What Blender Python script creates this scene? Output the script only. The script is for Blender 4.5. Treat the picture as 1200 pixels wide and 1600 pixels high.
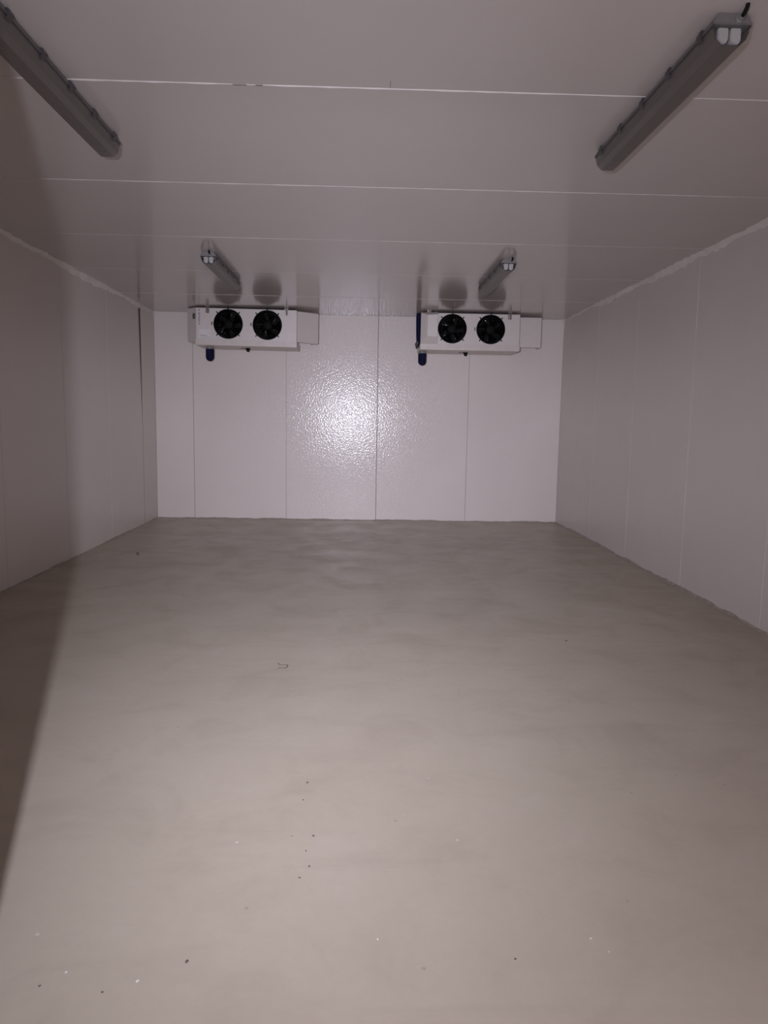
import bpy, bmesh, math, random
from mathutils import Vector, Matrix
random.seed(7)
S = bpy.context.scene
for o in list(bpy.data.objects): bpy.data.objects.remove(o)
COL = S.collection
PI = math.pi

# ------------------------------------------------------------------ camera
XL, XR, D, H, YF = -2.716, 2.660, 10.046, 2.70, -0.35
yaw, pitch, roll, FPX = 0.0316, -0.1221, 0.0166, 1169.6
fw = Vector((math.sin(yaw)*math.cos(pitch), math.cos(yaw)*math.cos(pitch), math.sin(pitch)))
r0 = Vector((math.cos(yaw), -math.sin(yaw), 0)); u0 = r0.cross(fw)
rt = r0*math.cos(roll) + u0*math.sin(roll); up = -r0*math.sin(roll) + u0*math.cos(roll)
cam = bpy.data.cameras.new('camera'); camo = bpy.data.objects.new('camera', cam); COL.objects.link(camo)
m = Matrix((rt, up, -fw)).transposed().to_4x4(); m.translation = Vector((0, 0, 1.3456))
camo.matrix_world = m
cam.sensor_fit = 'VERTICAL'; cam.sensor_height = 36; cam.lens = 36*FPX/1600; cam.clip_start = .02
S.camera = camo

# ------------------------------------------------------------------ light: one small hand-held torch, dim warm world added as fill through the doorway
w = bpy.data.worlds.new('world'); S.world = w; w.use_nodes = True
w.node_tree.nodes['Background'].inputs[0].default_value = (1.0, .72, .42, 1)
w.node_tree.nodes['Background'].inputs[1].default_value = .45
TORCH_POWER, BEAM_EXP, BEAM_SPILL = 1640.0, 14.5, .045
L = bpy.data.lights.new('torch', 'POINT'); L.energy = TORCH_POWER; L.shadow_soft_size = .010; L.color = (1, .995, 1.17)
L.use_nodes = True
nt = L.node_tree; em = nt.nodes['Emission']
tc = nt.nodes.new('ShaderNodeTexCoord'); sx = nt.nodes.new('ShaderNodeSeparateXYZ'); nt.links.new(tc.outputs['Normal'], sx.inputs[0])
def mth(op, a, b):
    n = nt.nodes.new('ShaderNodeMath'); n.operation = op
    for i, v in enumerate((a, b)):
        if isinstance(v, (int, float)): n.inputs[i].default_value = v
        else: nt.links.new(v, n.inputs[i])
    return n.outputs[0]
c = mth('MAXIMUM', mth('MULTIPLY', sx.outputs['Z'], -1.0), 0.0)          # beam leaves along the lamp's own -Z
nt.links.new(mth('ADD', mth('POWER', c, BEAM_EXP), BEAM_SPILL), em.inputs['Strength'])
lo = bpy.data.objects.new('torch', L); COL.objects.link(lo)
lo.location = (-.29, -.15, 1.46)
lo.rotation_euler = Vector((.04, 1, -.12)).to_track_quat('-Z', 'Y').to_euler()
S.view_settings.view_transform = 'Standard'; S.view_settings.look = 'None'
S.view_settings.gamma = 1; S.view_settings.use_curve_mapping = False
S.view_settings.exposure = 0.0

# ------------------------------------------------------------------ materials
class NB:
    def __init__(s, name):
        s.m = bpy.data.materials.new(name); s.m.use_nodes = True
        s.t = s.m.node_tree; s.p = s.t.nodes['Principled BSDF']
    def n(s, typ, **kw):
        nd = s.t.nodes.new(typ)
        for k, v in kw.items():
            if hasattr(nd, k): setattr(nd, k, v)
            else: nd.inputs[k].default_value = v
        return nd
    def l(s, a, b): s.t.links.new(a, b)
    def coord(s): return s.n('ShaderNodeTexCoord').outputs['Object']
    def noise(s, scale, detail=4, rough=.55, vec=None, dist=0.):
        nd = s.n('ShaderNodeTexNoise'); nd.inputs['Scale'].default_value = scale
        nd.inputs['Detail'].default_value = detail; nd.inputs['Roughness'].default_value = rough
        nd.inputs['Distortion'].default_value = dist
        s.l(vec if vec else s.coord(), nd.inputs['Vector']); return nd.outputs['Fac']
    def ramp(s, fac, stops):
        r = s.n('ShaderNodeValToRGB'); e = r.color_ramp.elements
        while len(e) < len(stops): e.new(.5)
        for i, (p, c) in enumerate(stops):
            e[i].position = p; e[i].color = (*c, 1) if isinstance(c, tuple) else (c, c, c, 1)
        s.l(fac, r.inputs[0]); return r.outputs[0]
    def mix(s, fac, a, b, mode='MIX'):
        nd = s.n('ShaderNodeMix', data_type='RGBA', blend_type=mode)
        for i, v in ((0, fac), (6, a), (7, b)):
            if isinstance(v, (int, float)): nd.inputs[i].default_value = v
            elif isinstance(v, tuple): nd.inputs[i].default_value = (*v, 1)
            else: s.l(v, nd.inputs[i])
        return nd.outputs[2]
    def bump(s, h, strength, dist=.01):
        b = s.n('ShaderNodeBump'); b.inputs['Strength'].default_value = strength; b.inputs['Distance'].default_value = dist
        s.l(h, b.inputs['Height']); s.l(b.outputs[0], s.p.inputs['Normal'])

def simple(name, col, rough=.5, metal=0., var=.06, scale=14, bump=0., spec=.5):
    b = NB(name)
    f = b.noise(scale)
    c = b.ramp(f, [(.3, tuple(x*(1-var) for x in col)), (.7, tuple(min(1, x*(1+var)) for x in col))])
    b.l(c, b.p.inputs['Base Color']); b.p.inputs['Roughness'].default_value = rough; b.p.inputs['Metallic'].default_value = metal
    b.p.inputs['Specular IOR Level'].default_value = spec
    if bump: b.bump(b.noise(scale*9, 3), bump, .004)
    return b.m

def sheet(name, col, rough, grain, gscale, spec=.5):
    """lacquered steel skin of a cold room panel: fine embossed grain, faint smears"""
    b = NB(name)
    f = b.noise(1.3, 5, .6); f2 = b.noise(7., 4, .6)
    c = b.mix(b.ramp(f, [(.35, 0.), (.75, 1.)]), col, tuple(x*.96 for x in col))
    c = b.mix(b.ramp(f2, [(.62, 0.), (.8, .35)]), c, tuple(x*y for x, y in zip(col, (.93, .92, .90))))
    b.l(c, b.p.inputs['Base Color'])
    b.l(b.ramp(f2, [(.3, rough*.9), (.8, rough*1.15)]), b.p.inputs['Roughness'])
    b.p.inputs['Specular IOR Level'].default_value = spec
    if grain:
        v = b.n('ShaderNodeTexVoronoi', feature='SMOOTH_F1'); v.inputs['Scale'].default_value = gscale; v.inputs['Smoothness'].default_value = .6
        b.l(b.coord(), v.inputs['Vector'])
        h = b.mix(.45, v.outputs['Distance'], b.noise(gscale*.8, 2))
        b.bump(h, grain, .006)
    return b.m

M = {}
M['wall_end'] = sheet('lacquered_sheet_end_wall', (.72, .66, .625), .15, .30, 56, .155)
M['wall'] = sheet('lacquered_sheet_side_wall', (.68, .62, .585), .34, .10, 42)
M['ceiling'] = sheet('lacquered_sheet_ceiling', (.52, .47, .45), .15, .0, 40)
M['core'] = simple('foam_core', (.42, .38, .33), .9)
M['gasket_light'] = simple('pale_joint_foam', (.27, .24, .225), .9)
M['gasket'] = simple('dark_joint_foam', (.10, .075, .06), .9)
M['sealant'] = simple('white_sealant', (.72, .67, .64), .5, bump=.5, scale=10)
M['bead'] = simple('joint_sealant', (.60, .55, .53), .5)
M['steel'] = simple('galvanised_bracket', (.22, .19, .18), .4, .7)
M['unit'] = simple('white_powder_coat', (.66, .605, .575), .38, var=.02)
M['unit_dirty'] = simple('white_powder_coat_worn', (.63, .57, .53), .42, var=.05)
M['black'] = simple('black_plastic', (.002, .002, .002), .14, spec=.25)
M['matt_black'] = simple('matt_black', (.004, .004, .004), .7, spec=.2)
M['navy'] = simple('navy_pipe_insulation', (.006, .007, .036), .75, spec=.15, var=.2, bump=.2)
M['pvc'] = simple('grey_pvc', (.20, .195, .19), .5)
M['logo'] = simple('blue_print', (.06, .09, .26), .5)
M['grey_print'] = simple('grey_print', (.45, .42, .41), .6)
M['sticker'] = simple('pale_sticker', (.72, .69, .69), .5)
M['batten'] = simple('grey_polycarbonate', (.16, .148, .146), .5, var=.05)
M['clip'] = simple('dark_clip', (.05, .045, .05), .4)
M['holder'] = simple('white_lampholder', (.52, .50, .49), .3, var=.02)
M['tube'] = simple('lamp_glass_off', (.45, .44, .43), .2, var=.02)
M['reflector'] = simple('grey_enamel_tray', (.16, .155, .15), .5)
M['door'] = simple('door_skin', (.70, .68, .67), .4)
M['crumb'] = simple('dark_crumb', (.12, .10, .085), .9)
M['chip'] = simple('white_chip', (.56, .52, .49), .8, spec=.2)
M['mortar'] = simple('floor_skim', (.36, .32, .28), .9, var=.25, scale=25, bump=.4)

def clear(name, alpha, col, rough):
    b = NB(name)
    tr = b.n('ShaderNodeBsdfTransparent'); tr.inputs[0].default_value = (.93, .93, .92, 1)
    mx = b.n('ShaderNodeMixShader'); mx.inputs[0].default_value = alpha
    b.p.inputs['Base Color'].default_value = (*col, 1)
    b.l(b.ramp(b.noise(30), [(.3, rough*.9), (.7, rough*1.1)]), b.p.inputs['Roughness'])
    b.l(tr.outputs[0], mx.inputs[1]); b.l(b.p.outputs[0], mx.inputs[2])
    b.l(mx.outputs[0], b.t.nodes['Material Output'].inputs['Surface'])
    return b.m
M['diffuser'] = clear('frosted_diffuser', .90, (.115, .10, .09), .35)
M['window'] = clear('clear_end', .10, (.2, .2, .2), .12)

def floor_mat():
    b = NB('beige_concrete')
    co = b.coord()
    big = b.noise(.55, 5, .6, co, .4); mid = b.noise(2.6, 6, .62, co, .6); fine = b.noise(26, 5, .65, co)
    base = b.mix(b.ramp(big, [(.35, 0.), (.7, 1.)]), (.505, .447, .365), (.455, .398, .32))
    base = b.mix(b.ramp(mid, [(.50, 0.), (.72, .55)]), base, (.385, .33, .265))
    base = b.mix(b.ramp(mid, [(.25, .4), (.42, 0.)]), base, (.54, .49, .43))
    base = b.mix(b.ramp(fine, [(.35, .10), (.65, 0.)]), base, (.33, .29, .25))
    # trowel smears, stretched across the room
    mp = b.n('ShaderNodeMapping'); mp.inputs['Scale'].default_value = (.8, 3.2, 1); mp.inputs['Rotation'].default_value = (0, 0, .5); b.l(co, mp.inputs['Vector'])
    sm = b.noise(1.4, 5, .6, mp.outputs[0], .8)
    base = b.mix(b.ramp(sm, [(.55, 0.), (.75, .38)]), base, (.365, .315, .255))
    # trodden dirt kept along the walls
    sp = b.n('ShaderNodeSeparateXYZ'); b.l(co, sp.inputs[0])
    def M2(op, x, y=0.):
        n = b.n('ShaderNodeMath', operation=op)
        for i, v in enumerate((x, y)):
            if isinstance(v, (int, float)): n.inputs[i].default_value = v
            else: b.l(v, n.inputs[i])
        return n.outputs[0]
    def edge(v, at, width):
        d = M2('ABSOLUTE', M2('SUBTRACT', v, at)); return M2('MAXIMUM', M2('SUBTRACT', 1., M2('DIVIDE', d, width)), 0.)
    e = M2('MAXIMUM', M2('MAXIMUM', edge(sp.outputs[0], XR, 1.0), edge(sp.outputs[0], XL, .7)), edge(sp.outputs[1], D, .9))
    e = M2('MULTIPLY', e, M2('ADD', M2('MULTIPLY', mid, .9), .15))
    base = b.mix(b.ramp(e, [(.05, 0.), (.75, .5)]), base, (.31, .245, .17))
    # pale splashes and dark specks
    v = b.n('ShaderNodeTexVoronoi'); v.inputs['Scale'].default_value = 6.5; b.l(co, v.inputs['Vector'])
    base = b.mix(b.ramp(v.outputs['Distance'], [(.022, .55), (.05, 0.)]), base, (.24, .2, .17))
    v2 = b.n('ShaderNodeTexVoronoi'); v2.inputs['Scale'].default_value = 4.1; b.l(co, v2.inputs['Vector'])
    base = b.mix(b.ramp(v2.outputs['Distance'], [(.016, .5), (.03, 0.)]), base, (.75, .72, .69))
    b.l(base, b.p.inputs['Base Color'])
    b.l(b.ramp(mid, [(.3, .32), (.7, .50)]), b.p.inputs['Roughness'])
    b.p.inputs['Specular IOR Level'].default_value = .5
    b.bump(b.mix(.5, mid, fine), .10, .01)
    return b.m
M['floor'] = floor_mat()

# ------------------------------------------------------------------ mesh helpers
class MB:
    def __init__(s): s.v, s.f = [], []
    def add(s, vs, fs):
        k = len(s.v); s.v += [Vector(v) for v in vs]; s.f += [tuple(i+k for i in f) for f in fs]; return s
    def box(s, x0, x1, y0, y1, z0, z1, mat=None):
        vs = [Vector((x, y, z)) for x in (x0, x1) for y in (y0, y1) for z in (z0, z1)]
        if mat: vs = [mat @ v for v in vs]
        return s.add(vs, [(0, 1, 3, 2), (4, 6, 7, 5), (0, 4, 5, 1), (2, 3, 7, 6), (0, 2, 6, 4), (1, 5, 7, 3)])
    def prism(s, poly, a0, a1, axis='y', closed=True, caps=True):
        """poly: 2D points; axis y -> (x,z), z -> (x,y), x -> (y,z)"""
        P = {'y': lambda p, a: (p[0], a, p[1]), 'z': lambda p, a: (p[0], p[1], a), 'x': lambda p, a: (a, p[0], p[1])}[axis]
        n = len(poly); vs = [P(p, a0) for p in poly]+[P(p, a1) for p in poly]
        fs = [(i, (i+1) % n, (i+1) % n+n, i+n) for i in range(n if closed else n-1)]
        if caps and closed: fs += [tuple(range(n))[::-1], tuple(range(n, 2*n))]
        return s.add(vs, fs)
    def tube(s, path, r, n=14, caps=True):
        path = [Vector(p) for p in path]; rs = r if isinstance(r, (list, tuple)) else [r]*len(path)
        rings = []; ref = None
        for i, p in enumerate(path):
            t = (path[min(i+1, len(path)-1)]-path[max(i-1, 0)]).normalized()
            if ref is None: ref = Vector((0, 0, 1)) if abs(t.z) < .9 else Vector((1, 0, 0))
            a = (ref-t*ref.dot(t)).normalized(); ref = a; b = t.cross(a)
            rings.append([p+(a*math.cos(2*PI*k/n)+b*math.sin(2*PI*k/n))*rs[i] for k in range(n)])
        vs = [v for q in rings for v in q]; fs = []
        for i in range(len(path)-1):
            for k in range(n): fs.append((i*n+k, i*n+(k+1) % n, (i+1)*n+(k+1) % n, (i+1)*n+k))
        if caps: fs += [tuple(range(n))[::-1], tuple(range((len(path)-1)*n, len(path)*n))]
        return s.add(vs, fs)
    def torus(s, c, R, r, n=48, k=8):
        """ring in the xz plane"""
        vs = []; fs = []
        for i in range(n):
            a = 2*PI*i/n
            for j in range(k):
                b = 2*PI*j/k; q = R+r*math.cos(b)
                vs.append((c[0]+q*math.cos(a), c[1]+r*math.sin(b), c[2]+q*math.sin(a)))
        for i in range(n):
            for j in range(k): fs.append((i*k+j, i*k+(j+1) % k, ((i+1) % n)*k+(j+1) % k, ((i+1) % n)*k+j))
        return s.add(vs, fs)
    def lathe_y(s, c, prof, n=40):
        """profile of (radius, y) about a y axis"""
        vs = [(c[0]+r*math.cos(2*PI*i/n), c[1]+y, c[2]+r*math.sin(2*PI*i/n)) for r, y in prof for i in range(n)]
        fs = [(j*n+i, j*n+(i+1) % n, (j+1)*n+(i+1) % n, (j+1)*n+i) for j in range(len(prof)-1) for i in range(n)]
        return s.add(vs, fs)
    def build(s, name, mat, parent=None, bevel=0., smooth=False, seg=2):
        me = bpy.data.meshes.new(name); me.from_pydata(s.v, [], s.f)
        bm = bmesh.new(); bm.from_mesh(me); bmesh.ops.recalc_face_normals(bm, faces=bm.faces)
        if bevel:
            ed = [e for e in bm.edges if len(e.link_faces) == 2 and e.calc_face_angle(0) > .6]
            bmesh.ops.bevel(bm, geom=ed, offset=bevel, segments=seg, affect='EDGES', clamp_overlap=True)
        bm.to_mesh(me); bm.free()
        me.materials.append(M[mat] if isinstance(mat, str) else mat)
        if smooth:
            for p in me.polygons: p.use_smooth = True
            me.set_sharp_from_angle(angle=math.radians(40))
        o = bpy.data.objects.new(name, me); COL.objects.link(o)
        if parent: o.parent = parent
        return o

def empty(name, loc, label, cat, group=None):
    o = bpy.data.objects.new(name, None); COL.objects.link(o); o.location = loc; o.empty_display_size = .1
    return tag(o, label, cat, group)
def tag(o, label, cat, group=None):
    o['label'] = label; o['category'] = cat
    if group: o['group'] = group
    return o
def struct(o): o['kind'] = 'structure'; return o
def dup(root, loc, label, skip=()):
    r = root.copy(); COL.objects.link(r); r.location = loc; r['label'] = label
    for ch in list(root.children):
        if ch.name.split('.')[0] in skip: continue
        c = ch.copy(); COL.objects.link(c); c.parent = r
        for g in ch.children:
            d = g.copy(); COL.objects.link(d); d.parent = c
    return r

# ------------------------------------------------------------------ room shell: cores with panel skins as parts
T = .10                                             # panel thickness
floor = struct(MB().box(XL-T, XR+T, YF-.9, D+T, -.12, 0).build('floor', 'floor'))
ceil_ = struct(MB().box(XL-T, XR+T, YF-T, D+T, H+.012, H+.15).build('ceiling', 'core'))
wback = struct(MB().box(XL-T, XR+T, D+.012, D+T, 0, H+.012).build('wall_back', 'core'))
wleft = struct(MB().box(XL-T, XL-.012, YF, D+.012, 0, H+.012).build('wall_left', 'core'))
wright = struct(MB().box(XR+.012, XR+T, YF, D+.012, 0, H+.012).build('wall_right', 'core'))

def panels_y(parent, x0, x1, joints, mat, gap, top=None):
    for a, b in zip(joints[:-1], joints[1:]):
        MB().box(x0, x1, a+gap/2, b-gap/2, 0, H).build('wall_panel', mat, parent, .0022, seg=1)
# ceiling panels run across the room
cj = [YF, .625, 1.948, 3.271, 4.592, 5.916, 7.24, 8.60, D]
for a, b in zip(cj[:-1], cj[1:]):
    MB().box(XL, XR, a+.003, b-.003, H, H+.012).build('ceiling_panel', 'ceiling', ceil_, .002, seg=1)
for k, y in enumerate(cj[1:-1]):                    # sealed joints: thin proud bead, worn away in places
    rnd = random.Random(k*5+1); n = 90
    wd = {3.271: .0048, 4.592: .0038, 5.916: .0036, 8.60: .0036}.get(y, .0020)
    path, rad = [], []
    for i in range(n+1):
        x = XL+.01+(XR-XL-.02)*i/n
        q = wd*(.75+.5*rnd.random())
        if y == 3.271 and -.60 < x < -.42: q *= .12
        if y in (4.592,) and (x < -2.1 or x > 2.2): q *= .35
        if y == 5.916 and (x < -1.3 or x > 1.2 or (-.45 < x < .1)): q *= .45
        path.append((x, y+.0012*(rnd.random()-.5), H+.0015)); rad.append(q)
    MB().tube(path, rad, 6).build('joint_bead', 'bead', ceil_, smooth=True)
for x0, x1 in ((-.545, -.490), (-.452, -.424)):      # gaps in that bead where dark foam shows
    MB().box(x0, x1, 3.266, 3.278, H-.002, H+.010).build('joint_gasket', 'gasket_light', ceil_)
MB().box(.098, .101, 3.200, 3.262, H-.0012, H+.010).build('scratch', 'gasket_light', ceil_)
# end wall
bj = [XL, -2.222, -1.002, .205, 1.416, XR]; bg = [0, .005, .003, .007, .004, 0]
for i in range(5):
    MB().box(bj[i]+bg[i]/2, bj[i+1]-bg[i+1]/2, D, D+.012, 0, H).build('wall_panel', 'wall_end', wback, .002, seg=1)
for x, z0, z1, wdt in [(-2.222, 0, 2.2, .005), (.205, 0, 2.68, .007), (1.416, 0, .75, .004), (-1.002, 0, .5, .002)]:
    MB().box(x-wdt/2, x+wdt/2, D+.004, D+.011, z0, z1).build('joint_gasket', 'gasket_light', wback)
# right wall
panels_y(wright, XR, XR+.012, [YF, .98, 2.24, 3.50, 4.77, 6.035, 7.345, 8.56, D], 'wall', .0012)
for y, z0, z1, r in [(6.035, 0, H-.03, .0062), (7.345, 1.55, H-.03, .004), (8.56, 2.28, H-.03, .006), (4.77, 0, H-.03, .004)]:
    rnd = random.Random(int(y*10)); n = 40
    MB().tube([(XR+.003, y+.002*(rnd.random()-.5), z0+(z1-z0)*i/n) for i in range(n+1)], [r*(.6+.6*rnd.random()) for i in range(n+1)], 6).build('joint_bead', 'bead', wright, smooth=True)
# left wall, the last joint stands open towards the ceiling
lj = [YF, .84, 2.07, 3.30, 4.53, 5.76, 6.99, 8.21]
panels_y(wleft, XL-.012, XL, lj, 'wall', .0015)
MB().prism([(8.2115, 0), (9.446, 0), (9.436, 1.25), (9.355, H), (8.2115, H)], XL-.012, XL, 'x').build('wall_panel', 'wall', wleft, .002, seg=1)
MB().prism([(9.454, 0), (D, 0), (D, H), (9.439, H), (9.446, 1.25)], XL-.012, XL, 'x').build('wall_panel', 'wall', wleft, .002, seg=1)
MB().prism([(9.4445, 0), (9.455, 0), (9.447, 1.25), (9.440, H-.03), (9.356, H-.03), (9.435, 1.25)], XL-.011, XL-.0008, 'x').build('joint_gasket', 'gasket', wleft)
# wall with the doorway the photograph was taken from, its unseen leaf placed to cast the shadow on the left
DX0, DX1, DH = -.67, .62, 2.12
wf = struct(MB().box(XL-T, DX0, YF-T, YF, 0, H).box(DX1, XR+T, YF-T, YF, 0, H).box(DX0, DX1, YF-T, YF, DH, H).build('wall_front', 'wall'))
for a in ((DX0-.06, DX0, 0, DH+.06), (DX1, DX1+.06, 0, DH+.06), (DX0, DX1, DH, DH+.06)):
    MB().box(a[0], a[1], YF, YF+.012, a[2], a[3]).build('door_frame', 'batten', wf, .003)
door = struct(MB().box(-.665, -.585, -.27, .75, .02, 2.10).build('unseen_door', 'door', None, .004))
MB().box(-.585, -.580, -.20, .68, .10, 2.02).build('door_panel', 'unit', door, .002)
MB().tube([(-.665, .66, 1.02), (-.70, .66, 1.02), (-.715, .64, 1.02), (-.715, .52, 1.02)], .011).build('door_handle', 'steel', door, smooth=True)

# sealant run along the ceiling corners
def corner_run(name, pts, seed, sy, lumps, inward):
    """triangular smear: pts run along the corner, 'inward' points into the room horizontally"""
    rnd = random.Random(seed); vs, fs = [], []
    n = len(pts); a = b = .03
    for i, p in enumerate(pts):
        a += (rnd.random()-.5)*.020; b += (rnd.random()-.5)*.016
        a = min(max(a, lumps[0]), lumps[1]); b = min(max(b, .014), .034)
        p = Vector(p); iw = Vector(inward); a0, b0 = a, b
        a = a0*(.75+.6*rnd.random()); b = b0*(.6+.9*rnd.random())
        for q in (p, p-Vector((0, 0, a)), p-Vector((0, 0, a*.62))+iw*(b*.55), p-Vector((0, 0, a*.22))+iw*(b*.85), p+iw*b): vs.append(q)
        a, b = a0, b0
    k = 5
    for i in range(n-1):
        for j in range(k): fs.append((i*k+j, i*k+(j+1) % k, (i+1)*k+(j+1) % k, (i+1)*k+j))
    fs += [tuple(range(k))[::-1], tuple(range((n-1)*k, n*k))]
    return struct(MB().add(vs, fs).build(name, 'sealant', None, smooth=True))
def rn(a, b, n): return [a+(b-a)*i/n for i in range(n+1)]
corner_run('trim_1', [(XR, y, H) for y in rn(YF+.01, D-.005, 170)], 3, 0, (.010, .050), (-1, 0, 0))
corner_run('trim_2', [(XL, y, H) for y in rn(YF+.01, D-.005, 170)], 8, 0, (.012, .048), (1, 0, 0))
# filled upper corners at the end wall
for nm, x, s in (('trim_3', XL, 1), ('trim_4', XR, -1)):
    vs = [(x, D, H), (x+s*.055, D, H), (x, D-.05, H), (x, D, H-.10), (x+s*.022, D-.018, H-.035)]
    struct(MB().add(vs, [(0, 1, 2), (0, 2, 3), (0, 3, 1), (1, 4, 2), (2, 4, 3), (3, 4, 1)]).build(nm, 'sealant', None, smooth=True))
# ragged floor skim along the foot of the walls
def foot(name, pts, inward, seed, hmax, wmax):
    rnd = random.Random(seed); vs, fs = [], []; h, wd = hmax*.5, wmax*.5
    for p in pts:
        h = min(max(h+(rnd.random()-.5)*hmax*.6, .003), hmax); wd = min(max(wd+(rnd.random()-.5)*wmax*.6, .004), wmax)
        p = Vector(p); iw = Vector(inward)
        vs += [p+Vector((0, 0, -.004)), p+Vector((0, 0, h)), p+iw*wd*.55+Vector((0, 0, h*.4)), p+iw*wd+Vector((0, 0, -.004))]
    n = len(pts); k = 4
    for i in range(n-1):
        for j in range(k): fs.append((i*k+j, i*k+(j+1) % k, (i+1)*k+(j+1) % k, (i+1)*k+j))
    fs += [tuple(range(k))[::-1], tuple(range((n-1)*k, n*k))]
    return struct(MB().add(vs, fs).build(name, 'mortar'))
foot('baseboard_right', [(XR, y, 0) for y in rn(YF+.01, D-.01, 260)], (-1, 0, 0), 4, .022, .030)
foot('baseboard_left', [(XL, y, 0) for y in rn(YF+.01, D-.01, 260)], (1, 0, 0), 5, .014, .020)
foot('baseboard_back', [(x, D, 0) for x in rn(XL+.01, XR-.01, 150)], (0, -1, 0), 6, .014, .022)

# ------------------------------------------------------------------ batten lights on the ceiling
LB = 1.28
def make_batten(loc, label):
    t = empty('ceiling_light', loc, label, 'ceiling light', 'twin tube battens on the ceiling')
    hl = LB/2
    hs = [(-.046, 0), (.046, 0), (.056, -.012), (.060, -.023), (.066, -.027), (.066, -.034), (-.066, -.034), (-.066, -.027), (-.060, -.023), (-.056, -.012)]
    MB().prism(hs, -hl, hl).build('housing', 'batten', t, .0025)
    # diffuser: open trough below the housing
    pr = [(-.0615, -.034), (-.057, -.060), (-.050, -.078), (-.031, -.0955), (-.028, -.0965), (.028, -.0965), (.031, -.0955), (.050, -.078), (.057, -.060), (.0615, -.034)]
    d = MB(); d.prism(pr, -hl+.008, hl-.008, closed=False); df = d.build('diffuser', 'diffuser', t)
    MB().box(-.064, -.060, -hl+.004, hl-.004, -.0395, -.033).box(.060, .064, -hl+.004, hl-.004, -.0395, -.033).build('gasket', 'clip', t)
    for s in (-1, 1):
        e = MB(); n = len(pr)
        e.add([(x, s*(hl-.007), z) for x, z in pr]+[(x*1.01, s*(hl-.016), z-.0006) for x, z in pr], [tuple(range(n))]+[(i, i+1, i+1+n, i+n) for i in range(n-1)])
        e.build('end_cover', 'window', t)
        for q in (-1, 1):
            h = MB(); cx = q*.0215
            po = [(cx+.0175*x, z) for x, z in ((-1, -.036), (1, -.036), (1, -.072), (.8, -.081), (.35, -.087), (-.35, -.087), (-.8, -.081), (-1, -.072))]
            h.prism(po, s*(hl-.020), s*(hl-.040)); h.build('lampholder', 'holder', t, .003)
    for q in (-1, 1):
        MB().tube([(q*.0215, -hl+.041, -.068), (q*.0215, hl-.041, -.068)], .013, 16).build('fluorescent_tube', 'tube', t, smooth=True)
    MB().prism([(-.054, -.035), (.054, -.035), (.044, -.050), (-.044, -.050)], -hl+.05, hl-.05).build('reflector_tray', 'reflector', t)
    for s in (-1, 1):
        for k in range(5):
            y = -hl+.10+k*(LB-.20)/4
            c = MB()
            po = [(s*.0655, -.018), (s*.073, -.022), (s*.074, -.032), (s*.071, -.046), (s*.062, -.052), (s*.0605, -.045), (s*.066, -.040)]
            c.prism(po, y-.014, y+.014); c.box(min(s*.057, s*.068), max(s*.057, s*.068), y-.010, y+.010, -.024, -.012)
            c.build('clip', 'clip', t, .0015)
    g = MB(); g.tube([(.018, -hl+.004, -.021), (.018, -hl-.010, -.021), (.018, -hl-.011, -.021), (.018, -hl-.026, -.021)], [.0135, .0135, .010, .009], 12)
    g.build('cable_gland', 'pvc', t, smooth=True)
    pa = [(.018, -hl-.018, -.021), (.018, -hl-.034, -.019), (.018, -hl-.052, -.009), (.018, -hl-.060, .010)]
    MB().tube(pa, .0068, 10).build('cable', 'matt_black', t, smooth=True)
    return t
b0 = make_batten((1.212, 3.26, H), 'grey twin tube batten light near the top right corner, nearest on the right')
b1 = dup(b0, (-1.262, 3.26, H), 'dim grey twin tube batten light at the top left, half lost in shadow')
b2 = dup(b0, (-1.285, 7.07, H), 'small distant twin tube batten light above the left cooling unit')
b3 = dup(b0, (1.215, 7.07, H), 'small distant twin tube batten light above the right cooling unit')

# ------------------------------------------------------------------ evaporator units
def plate_with_holes(mb, x0, x1, z0, z1, y0, y1, holes, n=64):
    """front plate (thickness y0..y1) with round holes, each hole in a square cell of the strip"""
    cells = []; xs = [x0]
    for (cx, cz, r) in holes:
        h = r+.012; cells.append((cx-h, cx+h, cx, cz, r)); xs += [cx-h, cx+h]
    xs.append(x1)
    def quad(a, b, c, d): mb.add([(a, y0, c), (b, y0, c), (b, y0, d), (a, y0, d)], [(0, 1, 2, 3)])
    for i in range(0, len(xs)-1, 2): quad(xs[i], xs[i+1], z0, z1)
    for a, b, cx, cz, r in cells:
        vs = []
        for k in range(n):
            t = 2*PI*(k+.5)/n; cxn, sn = math.cos(t), math.sin(t)
            ex = (b-cx)/abs(cxn) if cxn else 9; ez = ((z1-cz) if sn > 0 else (cz-z0))/abs(sn)
            q = min(ex, ez)
            vs += [(cx+r*cxn, y0, cz+r*sn), (cx+q*cxn, y0, cz+q*sn), (cx+r*cxn, y0+.03, cz+r*sn)]
        fs = []
        for k in range(n):
            j = (k+1) % n; fs += [(3*k, 3*k+1, 3*j+1, 3*j), (3*k, 3*j, 3*j+2, 3*k+2)]
        for X, Z in ((a, z0), (b, z0), (a, z1), (b, z1)):       # corner fills of the cell
            ang = math.atan2(Z-cz, X-cx) % (2*PI); k = int((ang/(2*PI)*n-.5) // 1) % n
            vs.append((X, y0, Z)); fs.append((3*k+1, 3*((k+1) % n)+1, len(vs)-1))
        mb.add(vs, fs)
    for q in ([(x0, z0), (x1, z0)], [(x1, z0), (x1, z1)], [(x1, z1), (x0, z1)], [(x0, z1), (x0, z0)]):
        (a, c), (b, d) = q; mb.add([(a, y0, c), (b, y0, d), (b, y1, d), (a, y1, c)], [(0, 1, 2, 3)])

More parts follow.
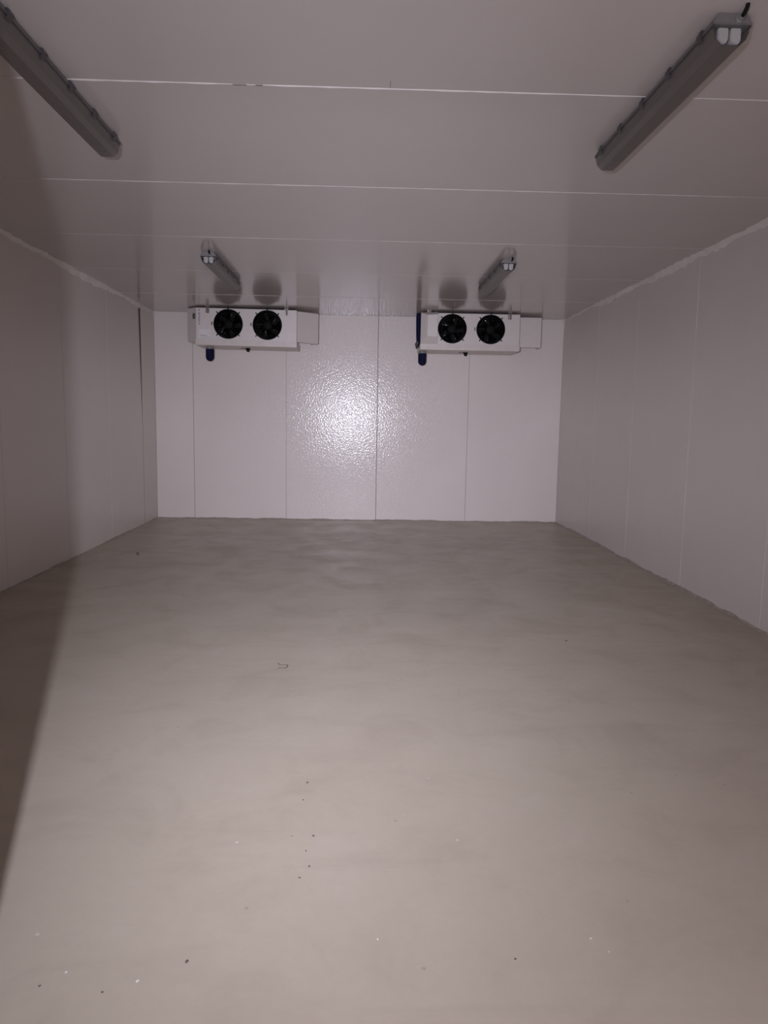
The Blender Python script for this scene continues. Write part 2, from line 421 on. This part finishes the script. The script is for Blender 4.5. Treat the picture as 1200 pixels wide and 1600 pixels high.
FR = .181
def make_unit(loc, label, tilt, side_deg, open_left):
    t = empty('evaporator_unit', loc, label, 'cooling unit')
    t.rotation_euler = (0, tilt, 0)
    hw, zt, zb = .617, -.024, -.41
    fx = (-.226, .255); fz = -.210
    MB().box(-hw+.012, hw-.012, .19, .515, zb, zt-.004).box(-hw+.012, -hw+.02, .012, .2, zb, zt-.004).box(hw-.02, hw-.012, .012, .2, zb, zt-.004).box(-hw+.012, hw-.012, .012, .2, zt-.012, zt-.004).box(-hw+.012, hw-.012, .012, .2, zb, zb+.008).build('casing', 'unit', t, .002)
    p = MB()
    plate_with_holes(p, -hw, hw, zb, zt, 0, .014, [(fx[0], fz, FR), (fx[1], fz, FR)])
    fp = p.build('front_plate', 'unit', t)
    for x in fx:
        # fan: inlet cone, motor, blades, wire guard
        f = MB(); f.lathe_y((x, 0, fz), [(FR-.001, .03), (FR-.003, -.004), (FR-.006, -.010), (FR-.012, -.006), (FR-.016, .03), (FR-.010, .10), (FR-.010, .17), (.001, .172)], 56)
        fan = f.build('fan', 'matt_black', t, smooth=True)
        MB().lathe_y((x, 0, fz), [(.0005, .018), (.035, .020), (.052, .028), (.060, .045), (.060, .14), (.0005, .142)], 32).build('hub', 'matt_black', fan, smooth=True)
        ph = .35 if x < 0 else 1.0
        bl0 = None
        for k in range(5):
            b = MB(); a0 = ph+k*2*PI/5; vs = []
            for i in range(7):
                rr = .055+(.150-.055)*i/6
                for j in range(6):
                    q = j/5-.5; aa = a0+q*(.75+.25*i/6)+.22*(i/6)**1.3
                    vs.append((x+rr*math.cos(aa), .085+q*.075*(1-.35*i/6)+.006*math.cos(PI*q), fz+rr*math.sin(aa)))
            fs = [(i*6+j, i*6+j+1, (i+1)*6+j+1, (i+1)*6+j) for i in range(6) for j in range(5)]
            bo = b.add(vs, fs).build('blade', 'black', fan, smooth=True)
            sm = bo.modifiers.new('thickness', 'SOLIDIFY'); sm.thickness = .004
        g = MB()
        for R in (.030, .058, .086, .114, .142, .168): g.torus((x, -.014-.010*(1-R/.17), fz), R, .0014, 40, 5)
        g.build('guard_ring', 'matt_black', fan, smooth=True)['kind'] = 'stuff'
        for k in range(4):
            a = PI/4+k*PI/2
            MB().tube([(x+.030*math.cos(a), -.024, fz+.030*math.sin(a)), (x+.168*math.cos(a), -.016, fz+.168*math.sin(a)), (x+.196*math.cos(a), -.008, fz+.196*math.sin(a)), (x+.204*math.cos(a), 0, fz+.204*math.sin(a))], .0034, 8).build('guard_stay', 'matt_black', fan, smooth=True)
        for k, a in enumerate((PI/4, 3*PI/4, 5*PI/4, 7*PI/4, PI/2)):
            c = Vector((x+.190*math.cos(a), -.005, fz+.190*math.sin(a)))
            MB().box(-.012, .012, -.006, .006, -.006, .006, Matrix.Translation(c) @ Matrix.Rotation(-a, 4, 'Y')).build('guard_clip', 'black', fan, .001)
        MB().box(x-FR-.024, x-FR-.012, -.010, .002, fz-.020, fz+.022).build('cable_plug', 'clip', t, .002)
    # drip tray under the unit, sloping back
    tr = MB(); y0, y1 = -.026, .515
    zl = -.474
    tr.add([(-hw-.006, y0, zb+.006), (hw+.004, y0, zb+.006), (hw+.004, y0, zl), (-hw-.006, y0, zl), (-hw-.006, y1, zb+.002), (hw+.004, y1, zb+.002), (hw+.004, y1, zl-.004), (-hw-.006, y1, zl-.004),
            (-hw-.006, .012, zb+.006), (hw+.004, .012, zb+.006)],
           [(0, 1, 2, 3), (3, 2, 6, 7), (7, 6, 5, 4), (0, 3, 7, 4, 8), (1, 9, 5, 6, 2), (0, 8, 9, 1), (8, 4, 5, 9)])
    tray = tr.build('drip_tray', 'unit_dirty', t, .003)
    dx = -.02
    MB().tube([(dx, .25, -.474), (dx, .25, -.496), (dx, .25, -.497), (dx, .25, -.520)], [.028, .028, .022, .014], 14).build('drain_plug', 'matt_black', t, smooth=True)
    MB().box(dx-.09, dx+.035, .245, .262, -.484, -.476).build('heater_cable', 'clip', t, .002)
    # drain elbow: grey stub, navy insulated bend going to the wall
    ex = -.50 if not open_left else -.575
    MB().tube([(ex, .25, -.47), (ex, .25, -.512)], .047, 20).build('drain_stub', 'pvc', t, smooth=True)
    za = rn(0, PI/2, 6)
    MB().tube([(ex, .25, -.500), (ex, .25, -.515)]+[(ex, .25, -.600-.052*math.sin(a)) for a in za], [.050, .053]+[max(.052*math.cos(a), .002) for a in za], 20).build('drain_pipe', 'navy', t, smooth=True)
    # hanging brackets
    for x in (-.478, .490):
        if open_left and x < 0: x = -.52
        b = MB(); b.box(x-.022, x-.006, -.006, .0, -.085, -.006); b.box(x+.006, x+.020, -.006, .0, -.085, -.006); b.box(x-.024, x+.024, -.006, .05, -.014, 0.0); b.tube([(x+.004, -.012, -.09), (x+.004, -.012, 0.0)], .006, 8)
        b.build('hanging_bracket', 'steel', t, .001)
    # side cover on the right
    s = MB(); cw = .312
    mt = Matrix.Translation((hw+.006, .030 if side_deg else .19, 0)) @ Matrix.Rotation(math.radians(side_deg), 4, 'Z')
    s.box(0, cw, 0, .022, -.404, -.030, mt); 
    sc = s.build('side_cover', 'unit', t, .004)
    MB().box(cw-.02, cw, .022, .16 if side_deg else .20, -.404, -.030, mt).build('cover_flange', 'unit', t, .002)
    if not open_left:
        MB().prism([(-hw+.002, .018), (-.762, .165), (-.762, .47), (-hw+.002, .50)], -.420, -.018, 'z').build('end_cover', 'unit', t, .003)
        MB().box(-.668, -.640, .030, .075, -.155, -.090).build('latch', 'clip', t, .003)
        # vertical maker's mark and a small printed sticker, both too small to read
        rnd = random.Random(2); z = -.040
        lg = MB()
        for k in range(9):
            hgt = .0165; wv = .020
            lg.box(-.588, -.588+wv, -.0012, .002, z-.0045, z)
            if k % 3 != 1: lg.box(-.588, -.583, -.0012, .002, z-hgt, z)
            if k % 2 == 0: lg.box(-.588, -.588+wv*.9, -.0012, .002, z-hgt, z-hgt+.004)
            z -= .0212
        lg.build('maker_mark', 'logo', t)
        MB().box(-.585, -.45, -.001, .002, -.385, -.285).build('sticker', 'sticker', t)
        gp = MB()
        for z_, a, b_ in ((-.352, -.575, -.48), (-.358, -.57, -.50), (-.375, -.56, -.455), (-.32, -.472, -.458)): gp.box(a, b_, -.0018, .0, z_-.006, z_)
        gp.build('sticker_print', 'grey_print', t)
    else:
        # the left cover is off its end and hangs against the front: a shallow pressed tray, outer face forward
        k = MB()
        q = [(-.622, -.412), (-.412, -.412), (-.408, -.012), (-.620, -.026)]
        iq = [(-.545, -.315), (-.418, -.322), (-.416, -.050), (-.540, -.062)]
        vs = [(x, -.004, z) for x, z in q]+[(x, -.014, z) for x, z in q]+[(x, -.038, z) for x, z in iq]
        k.add([Vector(v) if i < 8 else Vector((v[0], -.095, v[2])) for i, v in enumerate(vs)], [(0, 1, 2, 3), (0, 1, 5, 4), (1, 2, 6, 5), (2, 3, 7, 6), (3, 0, 4, 7), (4, 5, 9, 8), (5, 6, 10, 9), (6, 7, 11, 10), (7, 4, 8, 11), (8, 9, 10, 11)])
        k.build('loose_cover', 'unit', t, .002)
        MB().box(-.60, -.585, -.02, -.004, -.402, -.394).build('cover_screw', 'clip', t)
        MB().tube([(-.632, .22, -.005), (-.634, .22, -.07), (-.632, .23, -.25), (-.628, .25, -.36), (-.640, .27, -.42)], [.030, .031, .029, .026, .016], 14).build('suction_pipe', 'navy', t, smooth=True)
        MB().tube([(-.636, .20, -.36), (-.655, .20, -.39), (-.650, .22, -.44)], [.02, .022, .012], 10).build('pipe_clamp', 'clip', t, smooth=True)
    return t
u1 = make_unit((-1.434, 9.50, H), 'white twin fan cooling unit on the left, blue lettering on its front', .008, 36, False)
u2 = make_unit((1.340, 9.50, H), 'white twin fan cooling unit on the right, loose cover beside its left fan', 0, 0, True)
for u in (u1, u2): u['group'] = 'cooling units under the ceiling at the end wall'

# ------------------------------------------------------------------ scraps on the floor
tag(MB().tube([(-.446, 4.02, .004), (-.430, 3.99, .003), (-.392, 3.99, .004), (-.386, 3.965, .006), (-.394, 3.940, .004), (-.440, 3.938, .003)], .0022, 6).build('wire_scrap', 'crumb', None, smooth=True),
    'thin bent scrap of wire lying on the floor left of centre', 'scrap')
def crumb(x, y, r, mat, name, label, group, seed):
    rnd = random.Random(seed); bm = bmesh.new(); bmesh.ops.create_icosphere(bm, subdivisions=1, radius=r)
    for v in bm.verts: v.co *= .65+.6*rnd.random(); v.co.x *= 1.3; v.co.z *= .6
    zmin = min(v.co.z for v in bm.verts)
    for v in bm.verts: v.co.z -= zmin
    me = bpy.data.meshes.new(name); bm.to_mesh(me); bm.free(); me.materials.append(M[mat])
    o = bpy.data.objects.new(name, me); COL.objects.link(o); o.location = (x, y, 0); o.rotation_euler.z = rnd.random()*6
    tag(o, label, 'crumb', group)
for i, (x, y, r) in enumerate([(-.185, 2.647, .0045), (-.19, 2.524, .003), (-.139, 2.289, .004), (-.157, 2.206, .003), (-.142, 2.124, .0035), (-.166, 2.067, .003),
                               (-.417, 1.723, .0045), (-.592, 1.626, .0035), (-.746, 1.647, .003), (1.289, 4.484, .008), (-2.18, 7.305, .016), (.405, 1.727, .003)]):
    lab = {6: 'largest dark crumb lying on the floor at the lower left', 9: 'dark crumb alone on the right half of the floor', 10: 'dark crumb beside the left wall near the far corner'}.get(i, 'tiny dark crumb in the scatter on the near middle floor')
    crumb(x, y, r, 'crumb', 'dirt_crumb', lab, 'dark crumbs on the floor', i)
for i, (x, y, r) in enumerate([(.059, 1.802, .003), (.62, 1.80, .0035), (.65, 1.75, .003), (-.52, 1.66, .004), (-.70, 1.69, .004), (.16, 2.42, .002)]):
    crumb(x, y, r, 'chip', 'white_chip', 'tiny white chip lying on the near beige floor', 'white chips on the floor', 50+i)
